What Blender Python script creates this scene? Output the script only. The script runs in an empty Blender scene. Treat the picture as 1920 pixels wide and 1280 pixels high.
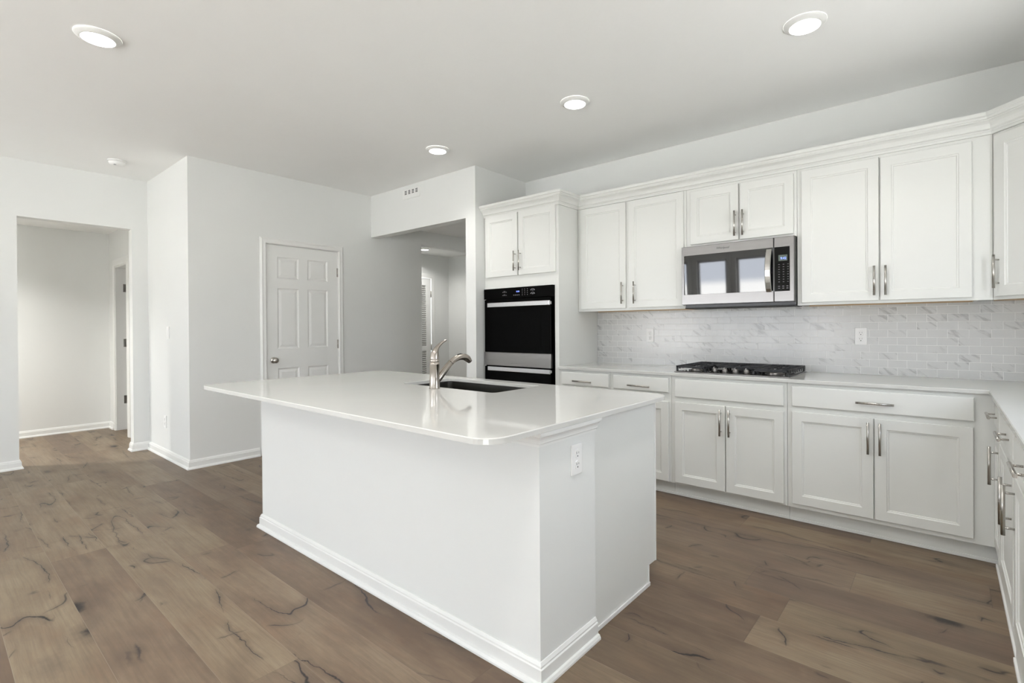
import bpy, bmesh, math, random
from mathutils import Vector, Matrix
S = bpy.context.scene
C = S.collection
PI = math.pi

# ------------------------------------------------------------ camera, world, exposure
cam_data = bpy.data.cameras.new('camera'); cam = bpy.data.objects.new('camera', cam_data); C.objects.link(cam)
_yaw, _pit, _rol = -0.6903, 0.0045, -0.0067
_R = Vector((math.cos(_yaw), -math.sin(_yaw), 0))
_U = Vector((math.sin(_yaw)*math.sin(_pit), math.cos(_yaw)*math.sin(_pit), math.cos(_pit)))
_F = Vector((math.sin(_yaw)*math.cos(_pit), math.cos(_yaw)*math.cos(_pit), -math.sin(_pit)))
_R2 = _R*math.cos(_rol)+_U*math.sin(_rol); _U2 = -_R*math.sin(_rol)+_U*math.cos(_rol)
m = Matrix((( _R2.x, _U2.x, -_F.x, 0), (_R2.y, _U2.y, -_F.y, 0), (_R2.z, _U2.z, -_F.z, 1.2561), (0, 0, 0, 1)))
cam.matrix_world = m
cam_data.sensor_width = 36; cam_data.lens = 944.2/1920*36
cam_data.shift_x = -33.2/1920; cam_data.shift_y = -22.9/1920
cam_data.clip_start = .05; cam_data.clip_end = 200
S.camera = cam
S.view_settings.view_transform = 'Standard'; S.view_settings.look = 'None'
S.view_settings.gamma = 1; S.view_settings.use_curve_mapping = False
S.view_settings.exposure = 0.17
SKY = 7.0
LAMP = 3.6
LAMP2 = 6.0
world = bpy.data.worlds.new('world'); S.world = world; world.use_nodes = True
wt = world.node_tree; wt.nodes.clear()
wo = wt.nodes.new('ShaderNodeOutputWorld'); bg = wt.nodes.new('ShaderNodeBackground')
tc = wt.nodes.new('ShaderNodeTexCoord'); sx = wt.nodes.new('ShaderNodeSeparateXYZ'); cr = wt.nodes.new('ShaderNodeValToRGB')
wt.links.new(tc.outputs['Generated'], sx.inputs[0]); wt.links.new(sx.outputs['Z'], cr.inputs[0])
e = cr.color_ramp.elements
e[0].position = 0.0; e[0].color = (1.4, 1.4, 1.38, 1)
e[1].position = .012; e[1].color = (.74, .79, .88, 1)
a = cr.color_ramp.elements.new(.25); a.color = (.80, .86, .95, 1)
a = cr.color_ramp.elements.new(.7); a.color = (.60, .68, .80, 1)
wt.links.new(cr.outputs[0], bg.inputs['Color']); bg.inputs['Strength'].default_value = SKY
wt.links.new(bg.outputs[0], wo.inputs[0])

# ------------------------------------------------------------ materials
class NT:
    def __init__(s, name):
        s.m = bpy.data.materials.new(name); s.m.use_nodes = True; s.t = s.m.node_tree
        s.b = s.t.nodes['Principled BSDF']
    def n(s, typ, **k):
        x = s.t.nodes.new(typ)
        for a, v in k.items(): setattr(x, a, v)
        return x
    def put(s, sock, v):
        if isinstance(v, bpy.types.NodeSocket): s.t.links.new(v, sock)
        elif v is not None: sock.default_value = v
    def math(s, op, a, b=None, c=None, clamp=False):
        x = s.n('ShaderNodeMath', operation=op, use_clamp=clamp)
        for i, v in enumerate((a, b, c)):
            if v is not None: s.put(x.inputs[i], v)
        return x.outputs[0]
    def xyz(s, x, y, z):
        n = s.n('ShaderNodeCombineXYZ')
        for i, v in enumerate((x, y, z)): s.put(n.inputs[i], v)
        return n.outputs[0]
    def noise(s, vec, scale, detail=3, rough=.55, out=0, dist=0):
        n = s.n('ShaderNodeTexNoise'); s.put(n.inputs['Vector'], vec)
        n.inputs['Scale'].default_value = scale; n.inputs['Detail'].default_value = detail
        n.inputs['Roughness'].default_value = rough; n.inputs['Distortion'].default_value = dist
        return n.outputs[out]
    def mix(s, f, a, b, mode='MIX'):
        n = s.n('ShaderNodeMix', data_type='RGBA', blend_type=mode)
        s.put(n.inputs[0], f); s.put(n.inputs[6], a); s.put(n.inputs[7], b)
        return n.outputs[2]
    def ramp(s, f, *stops):
        n = s.n('ShaderNodeValToRGB'); s.put(n.inputs[0], f); el = n.color_ramp.elements
        while len(el) < len(stops): el.new(.5)
        for i, (p, c) in enumerate(stops): el[i].position = p; el[i].color = c if len(c) == 4 else (*c, 1)
        return n.outputs[0]
    def white(s, vec):
        n = s.n('ShaderNodeTexWhiteNoise', noise_dimensions='3D'); s.put(n.inputs['Vector'], vec); return n.outputs[0]
    def bump(s, h, strength, dist=.002):
        n = s.n('ShaderNodeBump'); n.inputs['Strength'].default_value = strength; n.inputs['Distance'].default_value = dist
        s.put(n.inputs['Height'], h); s.put(s.b.inputs['Normal'], n.outputs[0])
    def objxyz(s):
        t = s.n('ShaderNodeNewGeometry'); q = s.n('ShaderNodeSeparateXYZ'); s.put(q.inputs[0], t.outputs['Position'])
        return t.outputs['Position'], q.outputs[0], q.outputs[1], q.outputs[2]

def simple(name, col, rough=.5, metal=0, spec=.5, coat=0):
    q = NT(name); q.b.inputs['Base Color'].default_value = (*col, 1)
    q.b.inputs['Roughness'].default_value = rough; q.b.inputs['Metallic'].default_value = metal
    q.b.inputs['Specular IOR Level'].default_value = spec
    if coat: q.b.inputs['Coat Weight'].default_value = coat; q.b.inputs['Coat Roughness'].default_value = .05
    return q.m
def paint(name, col, rough, bscale, bstr, spec=.3):
    q = NT(name); p, _, _, _ = q.objxyz()
    f = q.noise(p, 2.5, 3)
    q.put(q.b.inputs['Base Color'], q.mix(f, (*[c*.985 for c in col], 1), (*[min(1, c*1.015) for c in col], 1)))
    q.b.inputs['Roughness'].default_value = rough; q.b.inputs['Specular IOR Level'].default_value = spec
    q.bump(q.noise(p, bscale, 4), bstr)
    return q.m
M = {}
M['wall'] = paint('wall_paint', (.79, .80, .782), .75, 130, .10)
M['ceiling'] = paint('ceiling_paint', (.93, .935, .92), .85, 55, .28)
M['trim'] = paint('trim_paint', (.83, .835, .815), .38, 60, .02, .45)
M['cabinet'] = paint('cabinet_paint', (.755, .762, .735), .36, 200, .03, .45)
M['plastic'] = simple('outlet_plastic', (.88, .88, .87), .35)
M['slot'] = simple('dark_slot', (.06, .06, .06), .7)
M['black'] = simple('black_enamel', (.006, .006, .007), .22)
M['iron'] = simple('cast_iron', (.012, .013, .016), .5)
M['glass_black'] = simple('black_glass', (.002, .002, .003), .03, spec=.9)
M['glass_black'].node_tree.nodes['Principled BSDF'].inputs['IOR'].default_value = 1.6
M['panel_glass'] = simple('panel_black_glass', (.004, .004, .004), .06, spec=.25)
M['oven_glass'] = simple('oven_black_glass', (.001, .001, .001), .08, spec=.05)
M['mark'] = simple('grey_print', (.28, .28, .30), .6)
M['logo'] = simple('logo_print', (.05, .05, .055), .5)
M['tan'] = simple('raw_plywood', (.62, .45, .28), .7)
M['vent'] = simple('vent_recess', (.10, .10, .10), .8)
M['rubber'] = simple('black_rubber', (.02, .02, .02), .6)
M['frame_dark'] = simple('dark_window_frame', (.50, .50, .49), .5)

def brushed(name, col, rough, along='x', metal=1.0):
    q = NT(name); p, x, y, z = q.objxyz()
    v = q.xyz(q.math('MULTIPLY', x, 1 if along == 'x' else 300), q.math('MULTIPLY', y, 1 if along == 'x' else 300), q.math('MULTIPLY', z, 300 if along == 'x' else 1))
    f = q.noise(v, 1.5, 2)
    q.put(q.b.inputs['Base Color'], q.mix(f, (*[c*.93 for c in col], 1), (*[min(1, c*1.06) for c in col], 1)))
    q.put(q.b.inputs['Roughness'], q.math('MULTIPLY_ADD', f, .12, rough-.06))
    q.b.inputs['Metallic'].default_value = metal
    q.b.inputs['Anisotropic'].default_value = .4
    return q.m
M['steel'] = brushed('brushed_steel', (.29, .28, .275), .30)
M['steel_bright'] = brushed('brushed_steel_bright', (.62, .62, .64), .24)
M['steel_v'] = brushed('brushed_steel_upright', (.60, .585, .56), .25, 'z')
M['nickel'] = brushed('brushed_nickel', (.50, .48, .45), .28, 'z')
M['faucet'] = simple('faucet_nickel', (.44, .40, .36), .24, 1)
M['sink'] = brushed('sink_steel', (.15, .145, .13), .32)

def emis(name, col, st):
    q = NT(name); q.b.inputs['Base Color'].default_value = (*col, 1)
    q.b.inputs['Emission Color'].default_value = (*col, 1); q.b.inputs['Emission Strength'].default_value = st
    return q.m
M['lens'] = emis('lamp_lens', (1, .985, .95), 9.0)
M['lcd'] = emis('lcd_digits', (.22, .32, 1), 1.6)
M['lcd_back'] = emis('lcd_back', (.07, .09, .075), .35)

def quartz():
    q = NT('white_quartz'); p, x, y, z = q.objxyz()
    f = q.noise(p, 3, 5); g = q.noise(p, 160, 2)
    c = q.mix(f, (.60, .60, .575, 1), (.65, .65, .625, 1)); c = q.mix(q.math('MULTIPLY', q.math('GREATER_THAN', g, .62), .06), c, (.55, .54, .5, 1))
    q.put(q.b.inputs['Base Color'], c); q.b.inputs['Roughness'].default_value = .05; q.b.inputs['Specular IOR Level'].default_value = .5
    return q.m
M['quartz'] = quartz()

def tile(name, swap=False):
    q = NT(name); p, x, y, z = q.objxyz()
    if swap: x = y
    W, H = .1032, .0508
    rz = q.math('DIVIDE', q.math('SUBTRACT', z, .9165), H); row = q.math('FLOOR', rz)
    par = q.math('MULTIPLY', q.math('MODULO', q.math('ADD', row, 100), 2), .5)
    cx = q.math('ADD', q.math('DIVIDE', q.math('SUBTRACT', x, .061), W), par); col = q.math('FLOOR', cx)
    fx = q.math('SUBTRACT', cx, col); fz = q.math('SUBTRACT', rz, row)
    ex = q.math('MULTIPLY', q.math('MINIMUM', fx, q.math('SUBTRACT', 1, fx)), W)
    ez = q.math('MULTIPLY', q.math('MINIMUM', fz, q.math('SUBTRACT', 1, fz)), H)
    ed = q.math('MINIMUM', ex, ez)
    grout = q.math('LESS_THAN', ed, .0013)
    idv = q.xyz(col, row, 3.0); r1 = q.white(idv); r2 = q.white(q.xyz(row, col, 7.0))
    # diagonal marble veins, different on each tile
    u = q.math('ADD', q.math('ADD', q.math('MULTIPLY', x, .8), z), q.math('MULTIPLY', r1, 3.1))
    w = q.math('SUBTRACT', q.math('MULTIPLY', x, .6), q.math('MULTIPLY', z, .5))
    vv = q.noise(q.xyz(q.math('MULTIPLY', u, 30), q.math('MULTIPLY', w, 9), q.math('MULTIPLY', r2, 9)), 1.0, 3, .6, dist=.25)
    vein = q.math('MULTIPLY', q.math('SUBTRACT', vv, .535, clamp=True), 8, clamp=True)
    has = q.math('GREATER_THAN', r2, .52)
    cloud = q.noise(q.xyz(u, w, r1), 9, 3)
    base = q.mix(cloud, (.63, .635, .63, 1), (.73, .735, .725, 1))
    base = q.mix(q.math('MULTIPLY', q.math('MULTIPLY', vein, has), .68), base, (.38, .38, .385, 1))
    base = q.mix(q.math('MULTIPLY', r1, .12), base, (.55, .55, .55, 1))
    q.put(q.b.inputs['Base Color'], q.mix(grout, base, (.86, .86, .85, 1)))
    q.put(q.b.inputs['Roughness'], q.math('MULTIPLY_ADD', grout, .5, .18))
    q.bump(q.math('MULTIPLY', ed, 500, clamp=True), .35, .001)
    return q.m
M['tile'] = tile('marble_subway_tile'); M['tile_side'] = tile('marble_subway_tile_side', True)

def wood():
    q = NT('wide_oak_planks'); p, x, y, z = q.objxyz()
    W, L = .2335, 1.83
    ry = q.math('DIVIDE', q.math('SUBTRACT', y, .207), W); row = q.math('FLOOR', ry)
    ro = q.math('MULTIPLY', q.white(q.xyz(row, 5.5, 1.5)), 1.0)
    cx = q.math('ADD', q.math('DIVIDE', x, L), ro); col = q.math('FLOOR', cx)
    fy = q.math('SUBTRACT', ry, row); fx = q.math('SUBTRACT', cx, col)
    ey = q.math('MULTIPLY', q.math('MINIMUM', fy, q.math('SUBTRACT', 1, fy)), W)
    ex = q.math('MULTIPLY', q.math('MINIMUM', fx, q.math('SUBTRACT', 1, fx)), L)
    ed = q.math('MINIMUM', ex, ey)
    seam = q.math('SUBTRACT', 1, q.math('DIVIDE', ed, .0016), clamp=True)
    r1 = q.white(q.xyz(row, col, .5)); r2 = q.white(q.xyz(col, row, 4.5)); r3 = q.white(q.xyz(row, col, 9.5))
    gx = q.math('ADD', x, q.math('MULTIPLY', r1, 37)); gy = q.math('ADD', y, q.math('MULTIPLY', r2, 11))
    # broad tone, long grain, fine fibre
    tone = q.noise(q.xyz(q.math('MULTIPLY', gx, .8), q.math('MULTIPLY', gy, 2.6), r1), 2.4, 5, .62)
    blot = q.noise(q.xyz(q.math('MULTIPLY', gx, 1.6), q.math('MULTIPLY', gy, 3.4), r3), 2.1, 3, .6)
    gwarp = q.noise(q.xyz(q.math('MULTIPLY', gx, .7), q.math('MULTIPLY', gy, 2.5), r2), 1.5, 2)
    grain = q.noise(q.xyz(q.math('MULTIPLY', gx, 1.2), q.math('ADD', q.math('MULTIPLY', gy, 34), q.math('MULTIPLY', gwarp, 2.2)), r3), 2.0, 5, .65)
    fibre = q.noise(q.xyz(q.math('MULTIPLY', gx, 7), q.math('MULTIPLY', gy, 260), r3), 1.0, 2)
    c = q.ramp(q.math('ADD', tone, q.math('MULTIPLY', q.math('SUBTRACT', r1, .5), .34)),
               (.26, (.122, .078, .050)), (.45, (.182, .126, .082)), (.58, (.228, .167, .109)), (.75, (.285, .220, .148)))
    c = q.mix(q.math('MULTIPLY', q.math('SUBTRACT', blot, .52, clamp=True), 2.2, clamp=True), c, (.215, .128, .076, 1))
    c = q.mix(q.math('MULTIPLY', r2, .38), c, q.mix(r3, (.235, .190, .118, 1), (.185, .138, .112, 1)))
    c = q.mix(q.math('MULTIPLY', q.math('SUBTRACT', .60, grain, clamp=True), 1.3, clamp=True), c, (.105, .070, .048, 1))
    c = q.mix(q.math('MULTIPLY', q.math('SUBTRACT', .56, fibre, clamp=True), .8, clamp=True), c, (.10, .07, .05, 1))
    # cracks: thin wandering dark lines that come and go, mostly along the board
    jit = q.math('MULTIPLY', q.math('SUBTRACT', q.noise(q.xyz(gx, gy, 2.0), 13, 4), .5), .045)
    cn = q.noise(q.xyz(q.math('MULTIPLY', gx, .62), q.math('MULTIPLY', q.math('ADD', gy, jit), 3.6), r2), 1.3, 1.2, .5, dist=.1)
    mask = q.noise(q.xyz(q.math('MULTIPLY', gx, 1.5), q.math('MULTIPLY', gy, 2.0), q.math('MULTIPLY', r3, 5)), 1.9, 1)
    mk = q.math('MULTIPLY', q.math('SUBTRACT', mask, .48, clamp=True), 9, clamp=True)
    ab = q.math('ABSOLUTE', q.math('SUBTRACT', cn, .5))
    wid = q.math('MULTIPLY_ADD', q.noise(q.xyz(gx, gy, 5.0), 9, 2), .014, -.002)
    thin = q.math('SUBTRACT', 1, q.math('DIVIDE', ab, wid), clamp=True)
    soft = q.math('SUBTRACT', 1, q.math('DIVIDE', ab, .05), clamp=True)
    c = q.mix(q.math('MULTIPLY', q.math('MULTIPLY', soft, mk), .5), c, (.085, .058, .043, 1))
    c = q.mix(q.math('MULTIPLY', q.math('MULTIPLY', thin, mk), 1.5, clamp=True), c, (.020, .016, .015, 1))
    # cross cracks that run askew to the board
    cn2 = q.noise(q.xyz(q.math('MULTIPLY', q.math('ADD', gx, jit), 2.1), q.math('MULTIPLY', gy, 1.6), r1), 1.6, 1.5, .5, dist=.3)
    mask2 = q.noise(q.xyz(q.math('MULTIPLY', gx, 2.4), q.math('MULTIPLY', gy, 3.0), q.math('MULTIPLY', r2, 7)), 2.1, 1)
    mk2 = q.math('MULTIPLY', q.math('SUBTRACT', mask2, .60, clamp=True), 12, clamp=True)
    ab2 = q.math('ABSOLUTE', q.math('SUBTRACT', cn2, .5))
    thin2 = q.math('SUBTRACT', 1, q.math('DIVIDE', ab2, .008), clamp=True); soft2 = q.math('SUBTRACT', 1, q.math('DIVIDE', ab2, .05), clamp=True)
    c = q.mix(q.math('MULTIPLY', q.math('MULTIPLY', soft2, mk2), .45), c, (.085, .058, .043, 1))
    c = q.mix(q.math('MULTIPLY', q.math('MULTIPLY', thin2, mk2), 1.1, clamp=True), c, (.025, .019, .017, 1))
    # knots
    vo = q.n('ShaderNodeTexVoronoi', feature='F1'); q.put(vo.inputs['Vector'], q.xyz(q.math('MULTIPLY', gx, 1.9), q.math('MULTIPLY', gy, 3.6), 0.0))
    vo.inputs['Scale'].default_value = 1.0; vo.inputs['Randomness'].default_value = 1
    wob = q.math('MULTIPLY', q.noise(q.xyz(gx, gy, 0.0), 24, 4), .16)
    kd = q.math('ADD', vo.outputs['Distance'], wob)
    vs = q.n('ShaderNodeSeparateColor'); q.put(vs.inputs[0], vo.outputs['Color'])
    on = q.math('GREATER_THAN', vs.outputs[0], .38)
    halo = q.math('MULTIPLY', q.math('SUBTRACT', 1, q.math('DIVIDE', kd, .36), clamp=True), on)
    core = q.math('MULTIPLY', q.math('SUBTRACT', 1, q.math('DIVIDE', kd, .215), clamp=True), on)
    c = q.mix(q.math('MULTIPLY', halo, 1.1, clamp=True), c, (.080, .053, .038, 1)); c = q.mix(q.math('MULTIPLY', core, 2.6, clamp=True), c, (.022, .017, .015, 1))
    side = q.math('LESS_THAN', ey, ex)
    c = q.mix(q.math('MULTIPLY', seam, q.math('MULTIPLY_ADD', side, -.15, .55)), c, q.mix(side, (.07, .05, .04, 1), q.mix(q.white(q.xyz(row, 1.0, 2.0)), (.10, .075, .055, 1), (.42, .36, .29, 1))))  # lighter long seams carry a bevel highlight painted into the colour
    q.put(q.b.inputs['Base Color'], c)
    q.put(q.b.inputs['Roughness'], q.math('MULTIPLY_ADD', fibre, .15, .36)); q.b.inputs['Specular IOR Level'].default_value = .42
    h = q.math('SUBTRACT', q.math('ADD', q.math('MULTIPLY', grain, .4), q.math('MULTIPLY', fibre, .3)), seam)
    q.bump(h, .18, .0015)
    return q.m
M['wood'] = wood()
def pane():
    q = NT('window_glass'); q.t.nodes.remove(q.b)
    o = q.t.nodes['Material Output']; tr = q.n('ShaderNodeBsdfTransparent'); gl = q.n('ShaderNodeBsdfGlossy'); gl.inputs['Roughness'].default_value = 0
    mx = q.n('ShaderNodeMixShader'); mx.inputs[0].default_value = .06
    q.t.links.new(tr.outputs[0], mx.inputs[1]); q.t.links.new(gl.outputs[0], mx.inputs[2]); q.t.links.new(mx.outputs[0], o.inputs[0]); return q.m
M['pane'] = pane()

# ------------------------------------------------------------ mesh helpers
class MB:
    def __init__(s): s.bm = bmesh.new()
    def face(s, pts):
        try: return s.bm.faces.new([s.bm.verts.new(p) for p in pts])
        except ValueError: return None
    def box(s, x0, x1, y0, y1, z0, z1, bev=0, mi=0):
        b = bmesh.new(); bmesh.ops.create_cube(b, size=1)
        for v in b.verts: v.co = Vector(((x0+x1)/2+v.co.x*(x1-x0), (y0+y1)/2+v.co.y*(y1-y0), (z0+z1)/2+v.co.z*(z1-z0)))
        if bev: bmesh.ops.bevel(b, geom=b.edges[:], offset=bev, segments=2, profile=.6, affect='EDGES')
        s.add(b, mi); return s
    def add(s, b, mi=0, mat=None):
        vm = {v: s.bm.verts.new(mat @ v.co if mat else v.co) for v in b.verts}
        for f in b.faces:
            try: nf = s.bm.faces.new([vm[v] for v in f.verts]); nf.material_index = mi; nf.smooth = f.smooth
            except ValueError: pass
        b.free()
    def cyl(s, p0, p1, r, r1=None, n=20, smooth=True):
        p0, p1 = Vector(p0), Vector(p1); return s.tube([p0, p1], [r, r1 if r1 is not None else r], n, smooth)
    def tube(s, pts, radii, n=16, smooth=True, caps=True, flat=1.0):
        pts = [Vector(p) for p in pts]; rings = []
        prev = None
        for i, p in enumerate(pts):
            d = (pts[min(i+1, len(pts)-1)]-pts[max(i-1, 0)]).normalized()
            if prev is None:
                a = Vector((0, 0, 1)) if abs(d.z) < .9 else Vector((1, 0, 0)); u = d.cross(a).normalized()
            else: u = (prev-d*prev.dot(d)).normalized()
            prev = u; w = d.cross(u)
            rings.append([s.bm.verts.new(p+(u*math.cos(t)+w*math.sin(t)*flat)*radii[i]) for t in [2*PI*k/n for k in range(n)]])
        for a, b in zip(rings, rings[1:]):
            for k in range(n):
                f = s.bm.faces.new((a[k], a[(k+1) % n], b[(k+1) % n], b[k])); f.smooth = smooth
        if caps:
            s.bm.faces.new(rings[0][::-1]); s.bm.faces.new(rings[-1])
        return s
    def lathe(s, c, prof, n=32, axis='z', smooth=True, cap=False):
        rings = []
        for r, h in prof:
            ring = []
            for k in range(n):
                t = 2*PI*k/n; a, b = r*math.cos(t), r*math.sin(t)
                p = (a, b, h) if axis == 'z' else ((h, a, b) if axis == 'x' else (a, h, b))
                ring.append(s.bm.verts.new(Vector(c)+Vector(p)))
            rings.append(ring)
        for a, b in zip(rings, rings[1:]):
            for k in range(n):
                f = s.bm.faces.new((a[k], a[(k+1) % n], b[(k+1) % n], b[k])); f.smooth = smooth
        if cap:
            s.bm.faces.new(rings[0]); s.bm.faces.new(rings[-1])
        return s
    def loops(s, ls, close_first=True, close_last=True, smooth=False, mi=0):
        rs = [[s.bm.verts.new(p) for p in l] for l in ls]; n = len(rs[0])
        for a, b in zip(rs, rs[1:]):
            for k in range(n):
                f = s.bm.faces.new((a[k], a[(k+1) % n], b[(k+1) % n], b[k])); f.smooth = smooth; f.material_index = mi
        if close_first: s.bm.faces.new(rs[0][::-1]).material_index = mi
        if close_last: s.bm.faces.new(rs[-1]).material_index = mi
        return s
    def sweep(s, path, prof, closed=False):
        """prof: (offset to the right of travel, z) polygon; path: list of (x, y)"""
        n = len(path); rings = []
        for i, p in enumerate(path):
            p = Vector(p)
            def nrm(a, b): d = (Vector(b)-Vector(a)).normalized(); return Vector((d.y, -d.x))
            if closed: n0 = nrm(path[i-1], path[i]); n1 = nrm(path[i], path[(i+1) % n])
            else:
                n0 = nrm(path[i-1], path[i]) if i else nrm(path[0], path[1])
                n1 = nrm(path[i], path[i+1]) if i < n-1 else n0
            mt = (n0+n1); mt = mt/(1+n0.dot(n1)) if (1+n0.dot(n1)) > 1e-6 else n0
            rings.append([s.bm.verts.new((p.x+mt.x*o, p.y+mt.y*o, z)) for o, z in prof])
        k = len(prof); rr = list(zip(rings, rings[1:])) + ([(rings[-1], rings[0])] if closed else [])
        for a, b in rr:
            for j in range(k):
                s.bm.faces.new((a[j], a[(j+1) % k], b[(j+1) % k], b[j]))
        if not closed: s.bm.faces.new(rings[0]); s.bm.faces.new(rings[-1][::-1])
        return s
    def build(s, name, mat, parent=None):
        me = bpy.data.meshes.new(name)
        bmesh.ops.recalc_face_normals(s.bm, faces=s.bm.faces[:])
        s.bm.to_mesh(me); s.bm.free()
        for mm in (mat if isinstance(mat, (list, tuple)) else [mat]): me.materials.append(M[mm])
        o = bpy.data.objects.new(name, me); C.objects.link(o)
        if parent: o.parent = parent
        return o
def rrect(x0, x1, y0, y1, r, z, seg=8):
    pts = []
    for cx, cy, a0 in ((x1-r, y0+r, -PI/2), (x1-r, y1-r, 0), (x0+r, y1-r, PI/2), (x0+r, y0+r, PI)):
        for k in range(seg+1):
            a = a0+PI/2*k/seg; pts.append((cx+r*math.cos(a), cy+r*math.sin(a), z))
    return pts
def rect(x0, x1, z0, z1, y): return [(x0, y, z0), (x1, y, z0), (x1, y, z1), (x0, y, z1)]
def steps(mb, x0, x1, z0, z1, st, back=None, mi=0):
    """rectangular raised/recessed panel facing -y: st = [(inset, y), ...]"""
    ls = [rect(x0+i, x1-i, z0+i, z1-i, y) for i, y in st]
    mb.loops(ls, close_first=back is not None, close_last=True, mi=mi); return mb
def structure(o, label=None):
    o['kind'] = 'structure'
    if label: o['label'] = label
    return o
def thing(name, label, cat, loc=(0, 0, 0), rz=0, group=None):
    o = bpy.data.objects.new(name, None); C.objects.link(o); o.location = loc; o.rotation_euler = (0, 0, rz); o.empty_display_size = .1
    return tag(o, label, cat, group)
def tag(o, label, cat, group=None):
    o['label'] = label; o['category'] = cat
    if group: o['group'] = group
    return o
def text_mesh(name, body, size, mat, parent, loc, rot, italic=0, depth=.0004, align='CENTER'):
    cu = bpy.data.curves.new(name, 'FONT'); cu.body = body; cu.size = size; cu.extrude = depth; cu.align_x = align; cu.align_y = 'CENTER'; cu.shear = italic
    t = bpy.data.objects.new(name, cu); C.objects.link(t)
    bpy.context.view_layer.update()
    me = bpy.data.meshes.new_from_object(t.evaluated_get(bpy.context.evaluated_depsgraph_get()))
    bpy.data.objects.remove(t); bpy.data.curves.remove(cu)
    me.materials.clear(); me.materials.append(M[mat])
    o = bpy.data.objects.new(name, me); C.objects.link(o); o.parent = parent; o.location = loc; o.rotation_euler = rot
    return o

# ------------------------------------------------------------ room dimensions
ZC = 2.809          # ceiling
XR = .815           # right wall
YB = 4.158          # back wall
XD = -5.228         # wall with the six-panel door
XS = -3.478         # side wall left of the ovens
YH = 3.403          # header wall face
Y7 = 1.534          # short wall with the switch
X9 = -6.477         # left wall face
T = .115
YR = -3.6           # rear wall with the windows

# floor
mb = MB(); mb.box(-8.42, XR+T, YR-T, 5.9, -.05, 0); structure(mb.build('floor', 'wood'), 'wide brown oak planks with dark knots and cracks')
# ceilings
mb = MB(); mb.box(-6.6, XR+T, YR-T, YB+T, ZC, ZC+.1); structure(mb.build('ceiling', 'ceiling'))
mb = MB(); mb.box(-8.42, X9-T, -1.6, Y7+.14, 2.485, 2.58); structure(mb.build('ceiling_left_hall', 'ceiling'))
mb = MB(); mb.box(XD, XS-T+.1, YH+T, 5.9, 2.51, 2.6); structure(mb.build('ceiling_back_hall', 'ceiling'))
mb = MB(); mb.box(-6.67, XD-T+.002, YB-.02, 5.9, 2.455, 2.55); structure(mb.build('ceiling_inner_hall', 'ceiling'))
# walls
def wall(name, boxes):
    mb = MB()
    for b in boxes: mb.box(*b)
    return structure(mb.build(name, 'wall'))
wall('wall_back', [(XS-T, XR+T, YB, YB+T, 0, ZC)])
PD = (-3.1, -1.2)
wall('wall_right', [(XR, XR+T, YR, PD[0], 0, ZC), (XR, XR+T, PD[0], PD[1], 2.2, ZC), (XR, XR+T, PD[1], 1.70, 0, ZC), (XR, XR+T, 1.70, 2.85, 0, 1.12), (XR, XR+T, 1.70, 2.85, 2.05, ZC), (XR, XR+T, 2.85, YB, 0, ZC)])
wall('wall_header', [(XD, -3.613, YH, YH+T, 2.324, ZC), (-3.613, XS, YH, YH+T, 0, ZC), (XS-T, XS, YH+T, YB, 0, ZC)])
wall('wall_door_side', [(XD-T, XD, Y7, 2.205, 0, ZC), (XD-T, XD, 2.975, 4.14, 0, ZC), (XD-T, XD, 2.205, 2.975, 2.112, ZC),
                        (XD-T, XD, 4.14, 5.76, 2.33, 2.6)])
wall('wall_switch_side', [(X9, XD-T, Y7, Y7+T, 0, ZC)])
wall('wall_left', [(X9-T, X9, YR, .565, 0, ZC), (X9-T, X9, .565, 1.40, 2.293, ZC), (X9-T, X9, 1.40, Y7+T, 0, ZC)])
wall('wall_left_hall_far', [(-8.41, -8.295, -1.6, 1.70, 0, 2.6)])
wall('wall_left_hall_near', [(-8.295, X9-T, -1.6, -1.5, 0, 2.6)])
wall('wall_left_hall_side', [(-8.295, -7.99, 1.555, 1.67, 0, 2.6), (-7.99, -7.40, 1.555, 1.67, 2.04, 2.6), (-7.40, X9-T, 1.555, 1.67, 0, 2.6)])
wall('wall_bedroom', [(-8.41, X9, 2.60, 2.7, 0, 2.6), (-8.41, -8.295, 1.70, 2.6, 0, 2.6), (X9-T, X9, 1.67, 2.6, 0, 2.6)])
mb = MB(); mb.box(-8.41, X9, 1.67, 2.7, 2.6, 2.7); structure(mb.build('ceiling_bedroom', 'ceiling'))
wall('wall_hall_far', [(-6.665, -6.55, 4.1, 4.755, 0, 2.55), (-6.665, -6.55, 5.392, 5.9, 0, 2.55), (-6.665, -6.55, 4.755, 5.392, 2.075, 2.55)])
wall('wall_hall_near', [(-6.55, XD-T, 4.02, 4.135, 0, 2.55)])
wall('wall_hall_end', [(-6.55, XS-T, 5.76, 5.88, 0, 2.6)])
wall('wall_hall_right', [(XS-T, XS, YB+T, 5.88, 0, 2.6)])
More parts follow.
